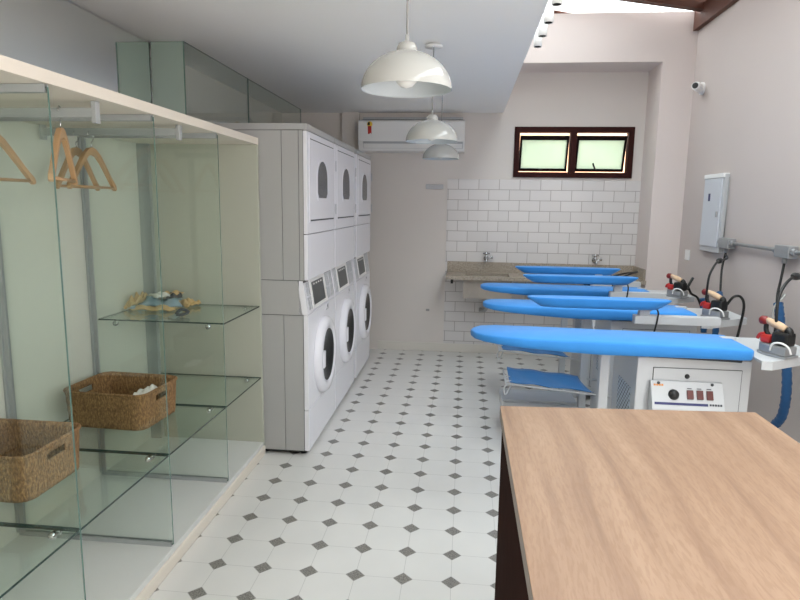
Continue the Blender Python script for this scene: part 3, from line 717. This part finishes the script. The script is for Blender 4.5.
    for y in (ya+.1, ya+.2): fr.tube([(.155, y, .415), (.19, y, .415)], .005, 8)
    frame = fr.build('catcher_frame', m['steel_white'], t)
    rows = []
    for i in range(17):
        x = .18 + .48*i/16; row = []
        for j in range(13):
            v = j/12; y = ya+(yb-ya)*v; sag = .02*math.sin(PI*v) + .004*math.sin(i*.9+j*.5)
            row.append((x + (.035*(1-v) if i > 10 else 0)*(i-10)/6, y, .436 - .04*i/16 - sag + (.004 if v in (0, 1) else 0)))
        rows.append(row)
    b = MB(); b.grid(rows); o = b.build('cloth_catcher', m['blue_dark'], frame); md = o.modifiers.new('thickness', 'SOLIDIFY'); md.thickness = .003
    # iron rest shelf
    sh = MB(); poly = [(1.30, -.33), (1.345, -.335), (1.64, -.145), (1.64, .19), (1.345, .19), (1.345, -.10), (1.30, -.10)]
    sh.prism(poly, .852, .866, 'z', .002)
    def wall_(a, c, h=.04):
        d = Vector((c[0]-a[0], c[1]-a[1])); n_ = Vector((-d.y, d.x)).normalized()*.004
        sh.prism([a, c, (c[0]+n_.x, c[1]+n_.y), (a[0]+n_.x, a[1]+n_.y)], .825, .853)
    wall_((1.30, -.33), (1.345, -.335)); wall_((1.345, -.335), (1.64, -.145)); wall_((1.64, -.145), (1.64, .19)); 
    sh.box(1.30, -.10, .80, 1.345, .12, .853)
    sh.build('iron_shelf', m['steel_white'], t)
    return t
def sleeve(t, x0, x1, y, z, arm=True, armx=(1.0, 1.44), army=None):
    """sleeve board on a swinging arm; co-ordinates local to the station"""
    L = x1-x0; hw = .065; N = 24
    b = MB(); rings = []
    for zz, ins in ((z-.056, .10), (z-.035, .055), (z-.012, .010), (z-.003, .002), (z, .010)):
        ring = []
        for i in range(N):
            a = 2*PI*i/N; ca, sa = math.cos(a), math.sin(a)
            ex = (L/2-ins*.8)*math.copysign(abs(ca)**.45, ca); ey = (hw-ins*.12)*math.copysign(abs(sa)**.75, sa)
            ring.append(b.b.verts.new((x0+L/2+ex, y+ey, zz)))
        rings.append(ring)
    for A, B in zip(rings, rings[1:]):
        for i in range(N):
            f = b._f([A[i], A[(i+1) % N], B[(i+1) % N], B[i]]); f.smooth = True
    b._f(rings[0][::-1]); b._f(rings[-1])
    o = b.build('sleeve_board', m['blue'], t, local=True)
    ay = y if army is None else army
    MB().box(armx[0], ay-.03, .868, armx[1], ay+.03, .918, .004).build('swing_arm', m['steel_white'], t, local=True)
    b = MB(); b.box(armx[0]+.025, ay-.022, .918, armx[0]+.085, ay+.022, z-.05, .003); b.box(armx[0]+.02, min(ay, y)-.02, z-.064, armx[0]+.09, max(ay, y)+.02, z-.056); b.build('riser', m['grey_plastic'], t, local=True)
    b = MB(); xe = x1-.09
    b.tube(smooth_path([(xe, y, z-.04), (xe+.012, y-.02, z-.07), (xe+.01, ay-.035, .91), (xe+.0, ay-.038, .85), (xe-.02, ay-.03, .74)]), .005, 8)
    b.build('heating_cable', m['black'], t, local=True)
st0 = station(); st0.location = (.06, .84, 0); st0['label'] = 'nearest white ironing station, long blue board with no sleeve board, control box facing the table'
s1 = copy_tree(st0); s1.location = (.15, 1.79, 0); s1['label'] = 'middle white ironing station with one blue sleeve board on a white arm'
s2 = copy_tree(st0); s2.location = (.155, 2.69, 0); s2['label'] = 'farthest white ironing station, in front of the granite counter, with two blue sleeve boards'
for ch in list(s2.children) + list(st0.children):      # parts the photo shows nothing of
    if ch.name.startswith('foot_tray') or (ch.name.startswith('catcher_frame') and ch.parent == st0):
        for g in list(ch.children): bpy.data.objects.remove(g)
        bpy.data.objects.remove(ch)
sleeve(s1, .24, 1.07, -.47, 1.012, armx=(.865, 1.345), army=-.46)
sleeve(s2, .30, 1.15, -.37, 1.03, armx=(.95, 1.35), army=-.36)
sleeve(s2, .30, 1.20, .36, 1.02, armx=(.95, 1.35), army=.30)

# irons
def iron():
    t = thing('steam_iron', 'x', 'iron', (0, 0, 0), 'steam irons on the station shelves')
    out = [(-.10, 0), (-.085, -.022), (-.05, -.042), (0, -.052), (.085, -.054), (.085, .054), (0, .052), (-.05, .042), (-.085, .022)]
    MB().prism(out, 0, .012, 'z', .002).build('soleplate', m['galv'], t)
    bd = MB().prism([(x*.92, y*.9) for x, y in out], .013, .055, 'z', .006).build('iron_body', m['galv'], t)
    MB().box(-.01, -.038, .0555, .075, .038, .122, .014).build('valve_housing', m['black'], t)
    MB().box(-.075, -.03, .056, -.018, .03, .098, .014).build('front_shield', m['red'], t)
    b = MB(); b.tube(smooth_path([(-.045, 0, .09), (-.062, 0, .115), (-.064, 0, .148)]), .012, 10); b.build('handle_post', m['black'], t)
    MB().tube(smooth_path([(.05, 0, .11), (.060, 0, .125), (.046, 0, .136)]), .019, 10).build('handle_post', m['black'], t)
    MB().tube([(-.062, 0, .166), (-.025, 0, .157), (.012, 0, .146), (.042, 0, .136)], [.015, .0195, .0195, .016], 14).build('handle', m['cork'], t)
    b = MB(); b.lathe([(0, -.024), (.014, -.022), (.022, -.012), (.022, .012), (.014, .022), (0, .024)], (-.078, 0, .163), 20, 'x'); b.build('handle_cap', m['red_dark'], t)
    b = MB(); b.tube(smooth_path([(-.06, -.014, .1), (-.085, -.014, .09), (-.095, -.012, .07)]), .009, 8); b.build('trigger', m['red'], t)
    MB().tube(smooth_path([(.0, -.05, .03), (.02, -.066, .066), (.06, -.066, .078), (.095, -.055, .062), (.105, -.045, .03)]), .005, 8).build('steam_tube', m['white'], t)
    return t
ir = iron()
spots = [((1.475, .635, .8665), -58, 'steam iron with red front and beige handle on the nearest station shelf'), ((1.57, 1.60, .8665), -56, 'steam iron with red front and beige handle on the middle station shelf'), ((1.64, 2.50, .8665), -54, 'steam iron on the farthest station shelf, smallest-looking of the three')]
for i, (loc, rz, lb) in enumerate(spots):
    o = ir if i == 0 else copy_tree(ir); o.location = loc; o.rotation_euler = (0, 0, math.radians(rz)); o.scale = (.9, .9, .95); o['label'] = lb

# ------------------------------------------------------------------ conduit with boxes, cords and hoses on the right wall
t = thing('electrical_conduit', 'grey steel conduit with two junction boxes along the right wall', 'conduit', (XR, 1.5, 1.29))
MB().cyl((XR-.032, -.5, 1.292), (XR-.032, 2.56, 1.29), .0125, n=16).build('conduit_pipe', m['galv'], t)
for y in (2.49, 1.64):
    bx = MB().box(XR-.06, y-.085, 1.25, XR-.001, y+.085, 1.325, .006).build('junction_box', m['galv'], t)
    for s in (-1, 1): MB().cyl((XR-.032, y+s*.086, 1.29), (XR-.032, y+s*.125, 1.29), .021, n=14).build('pipe_fitting', m['galv'], bx)
    MB().cyl((XR-.032, y, 1.215), (XR-.032, y, 1.25), .014, n=12).build('cable_gland', m['galv'], bx)
for y in (1.2, .3): MB().box(XR-.05, y-.012, 1.27, XR-.001, y+.012, 1.312, .002).build('pipe_clip', m['galv'], t)
t = thing('wall_conduit', 'thin grey vertical pipe rising from the farther junction box beside the breaker panel', 'conduit', (XR, 2.6, 1.3))
MB().cyl((XR-.012, 2.60, 1.326), (XR-.012, 2.60, 1.78), .004, n=8).build('riser_pipe', m['cord_grey'], t)
def cable(name, pts, r, mat, label, cat, plug=None, group=None):
    t = thing(name, label, cat, pts[0], group)
    MB().tube(smooth_path(pts), r, 8).build('cable', mat, t)
    if plug is not None:
        i, L = plug; a = Vector(pts[i]); d = (Vector(pts[i+1])-a).normalized()
        MB().tube([a-d*L/2, a-d*L*.2, a+d*L*.3, a+d*L/2], [.007, .018, .018, .008], 12).build('plug', m['black'], t)
    return t
cable('power_cord', [(XR-.032, 1.64, 1.214), (1.95, 1.62, 1.12), (1.93, 1.60, 1.02), (1.90, 1.52, .90), (1.88, 1.48, .78)], .008, m['black'], 'straight black cord dropping from the nearer junction box to the blue hose', 'cord')
cable('power_cord', [(1.47, .64, .99), (1.463, .64, 1.06), (1.475, .66, 1.14), (1.52, .70, 1.20), (1.60, .78, 1.225), (1.72, .9, 1.21), (1.90, 1.2, 1.1), (1.96, 1.3, .8)], .007, m['black'], 'black cord arching up from the nearest iron, with a plug at its top', 'cord', plug=(4, .09))
cable('power_cord', [(1.56, .60, .945), (1.62, .58, .955), (1.70, .62, 1.0), (1.80, .8, 1.0), (1.94, 1.1, .8)], .011, m['black'], 'thick black lead leaving the rear of the nearest iron', 'cord')
cable('power_cord', [(XR-.032, 2.49, 1.214), (1.94, 2.46, 1.10), (1.91, 2.38, .97), (1.90, 2.33, .86)], .008, m['black'], 'straight black cord dropping from the farther junction box', 'cord')
cable('power_cord', [(1.515, 1.60, .99), (1.508, 1.58, 1.06), (1.515, 1.58, 1.14), (1.56, 1.62, 1.205), (1.62, 1.72, 1.215), (1.78, 2.0, 1.21), (1.96, 2.46, 1.20)], .007, m['black'], 'black cord arching up from the middle iron, with a plug at its top', 'cord', plug=(4, .08))
cable('power_cord', [(1.63, 1.57, .96), (1.66, 1.56, 1.01), (1.70, 1.56, 1.01), (1.725, 1.56, .95), (1.72, 1.58, .80), (1.70, 1.60, .60), (1.70, 1.60, .3)], .008, m['black'], 'black lead looping down beside the middle iron', 'cord')
cable('power_cord', [(1.70, 2.46, .93), (1.715, 2.46, .97), (1.745, 2.48, 1.02)], .010, m['black'], 'short black lead sticking up behind the farthest iron', 'cord')
cable('power_cord', [(1.71, 2.46, .95), (1.74, 2.47, .90), (1.79, 2.48, .87), (1.83, 2.50, .80)], .009, m['black'], 'black lead dropping behind the farthest iron to a blue hose', 'cord')
cable('power_cord', [(1.30, 3.08, .95), (1.42, 3.16, .97), (1.55, 3.30, .965), (1.60, 3.5, .95), (1.55, 3.75, .875), (1.40, 3.80, .868), (1.30, 3.70, .868), (1.36, 3.60, .868), (1.50, 3.68, .868), (1.62, 3.72, .868)], .008, m['black'], 'black cord coiled on the right end of the granite counter', 'cord')
cable('power_cord', [(1.43, .93, .80), (1.43, .95, .5), (1.42, .98, .1)], .008, m['black'], 'black cord hanging straight down beside the nearest station cabinet', 'cord')
def hose(name, pts, label, r=.018):
    P = smooth_path(pts, 10); rs = [r*(1+.06*math.sin(i*1.9)+.05*math.sin(i*3.3)) for i in range(len(P))]
    o = MB().tube(P, rs, 12).build(name, m['hose']); tag(o, label, 'hose', 'fabric-covered blue steam hoses'); return o
hose('steam_hose', [(1.90, 1.52, .985), (1.90, 1.48, .90), (1.90, 1.44, .80), (1.90, 1.38, .70), (1.90, 1.335, .6), (1.90, 1.315, .46), (1.90, 1.335, .34), (1.89, 1.38, .27)], 'wrinkled blue fabric hose hanging on the right wall behind the nearest iron', .026)
hose('steam_hose', [(1.89, 2.34, .93), (1.88, 2.30, .88), (1.87, 2.28, .78), (1.86, 2.27, .62)], 'blue fabric hose end behind the middle iron', .022)
hose('steam_hose', [(1.83, 2.50, .86), (1.845, 2.50, .80), (1.855, 2.49, .70), (1.86, 2.48, .6)], 'blue fabric hose end right of the farthest iron', .022)
cable('thin_tube', [(1.50, .66, .96), (1.46, .66, 1.02), (1.47, .68, 1.09), (1.53, .74, 1.12), (1.62, .90, 1.12), (1.78, 1.25, 1.06), (1.87, 1.46, .99)], .004, m['cord_grey'], 'thin white tube curving behind the nearest iron', 'tube')

# breaker panel
t = thing('breaker_panel', 'tall light grey electrical breaker panel on the right wall', 'electrical panel', (XR, 2.80, 1.2))
MB().box(XR-.035, 2.62, 1.20, XR-.001, 3.0, 1.805, .004).build('panel_frame', m['steel_white'], t)
dr = MB().box(XR-.046, 2.65, 1.245, XR-.0355, 2.985, 1.775, .002).build('panel_door', m['panel_grey'], t)
MB().box(XR-.048, 2.625, 1.778, XR-.0005, 3.003, 1.812, .003).build('top_lip', m['white'], t)
MB().box(XR-.0475, 2.845, 1.60, XR-.0462, 2.885, 1.66).build('warning_label', m['navy'], dr)
MB().box(XR-.054, 2.67, 1.475, XR-.0462, 2.695, 1.52, .002).build('latch', m['chrome'], dr)
tag(MB().box(XR-.010, 3.30, 1.085, XR, 3.40, 1.175, .003).build('wall_switch', m['white']), 'small white switch plate on the right wall beside the corner', 'light switch')

# security camera
t = thing('security_camera', 'small white security camera with a black lens high on the right wall', 'camera', (XR, 3.30, 2.54))
MB().lathe([(.05, 0), (.05, -.02), (.03, -.03), (0, -.03)], (XR, 3.34, 2.555), 24, 'x').build('mount', m['white'], t)
a = Vector((XR-.03, 3.33, 2.555)); d = Vector((-.075, -.10, .005))
h = MB().tube([a-d*.1, a, a+d*.8, a+d], [.025, .036, .036, .030], 20).build('camera_body', m['white'], t)
MB().tube([a+d*.97, a+d*1.06], [.026, .022], 20).build('lens', m['black'], h)

# ------------------------------------------------------------------ work table
t = thing('work_table', 'large table with an oak-look top on a dark brown base, nearest the camera', 'table', (.55, -1.2, 0))
b = MB(); b.prism([(.143, -.392), (.143, -2.05), (.965, -2.05), (.952, -.333)], .862, .9, 'z', .0015)
tt = b.build('tabletop', [m['oak'], m['oak_edge']], t)
for p in tt.data.polygons: p.material_index = 0 if p.normal[2] > .5 else 1
b = MB(); b.box(.150, -2.04, .0, .178, -.42, .862); b.box(.925, -2.04, .0, .945, -.42, .862); b.box(.178, -.44, .0, .925, -.42, .862); b.box(.178, -1.25, .0, .925, -1.23, .862); b.box(.178, -2.0, .0, .925, -1.98, .862)
b.build('table_base', m['espresso'], t)
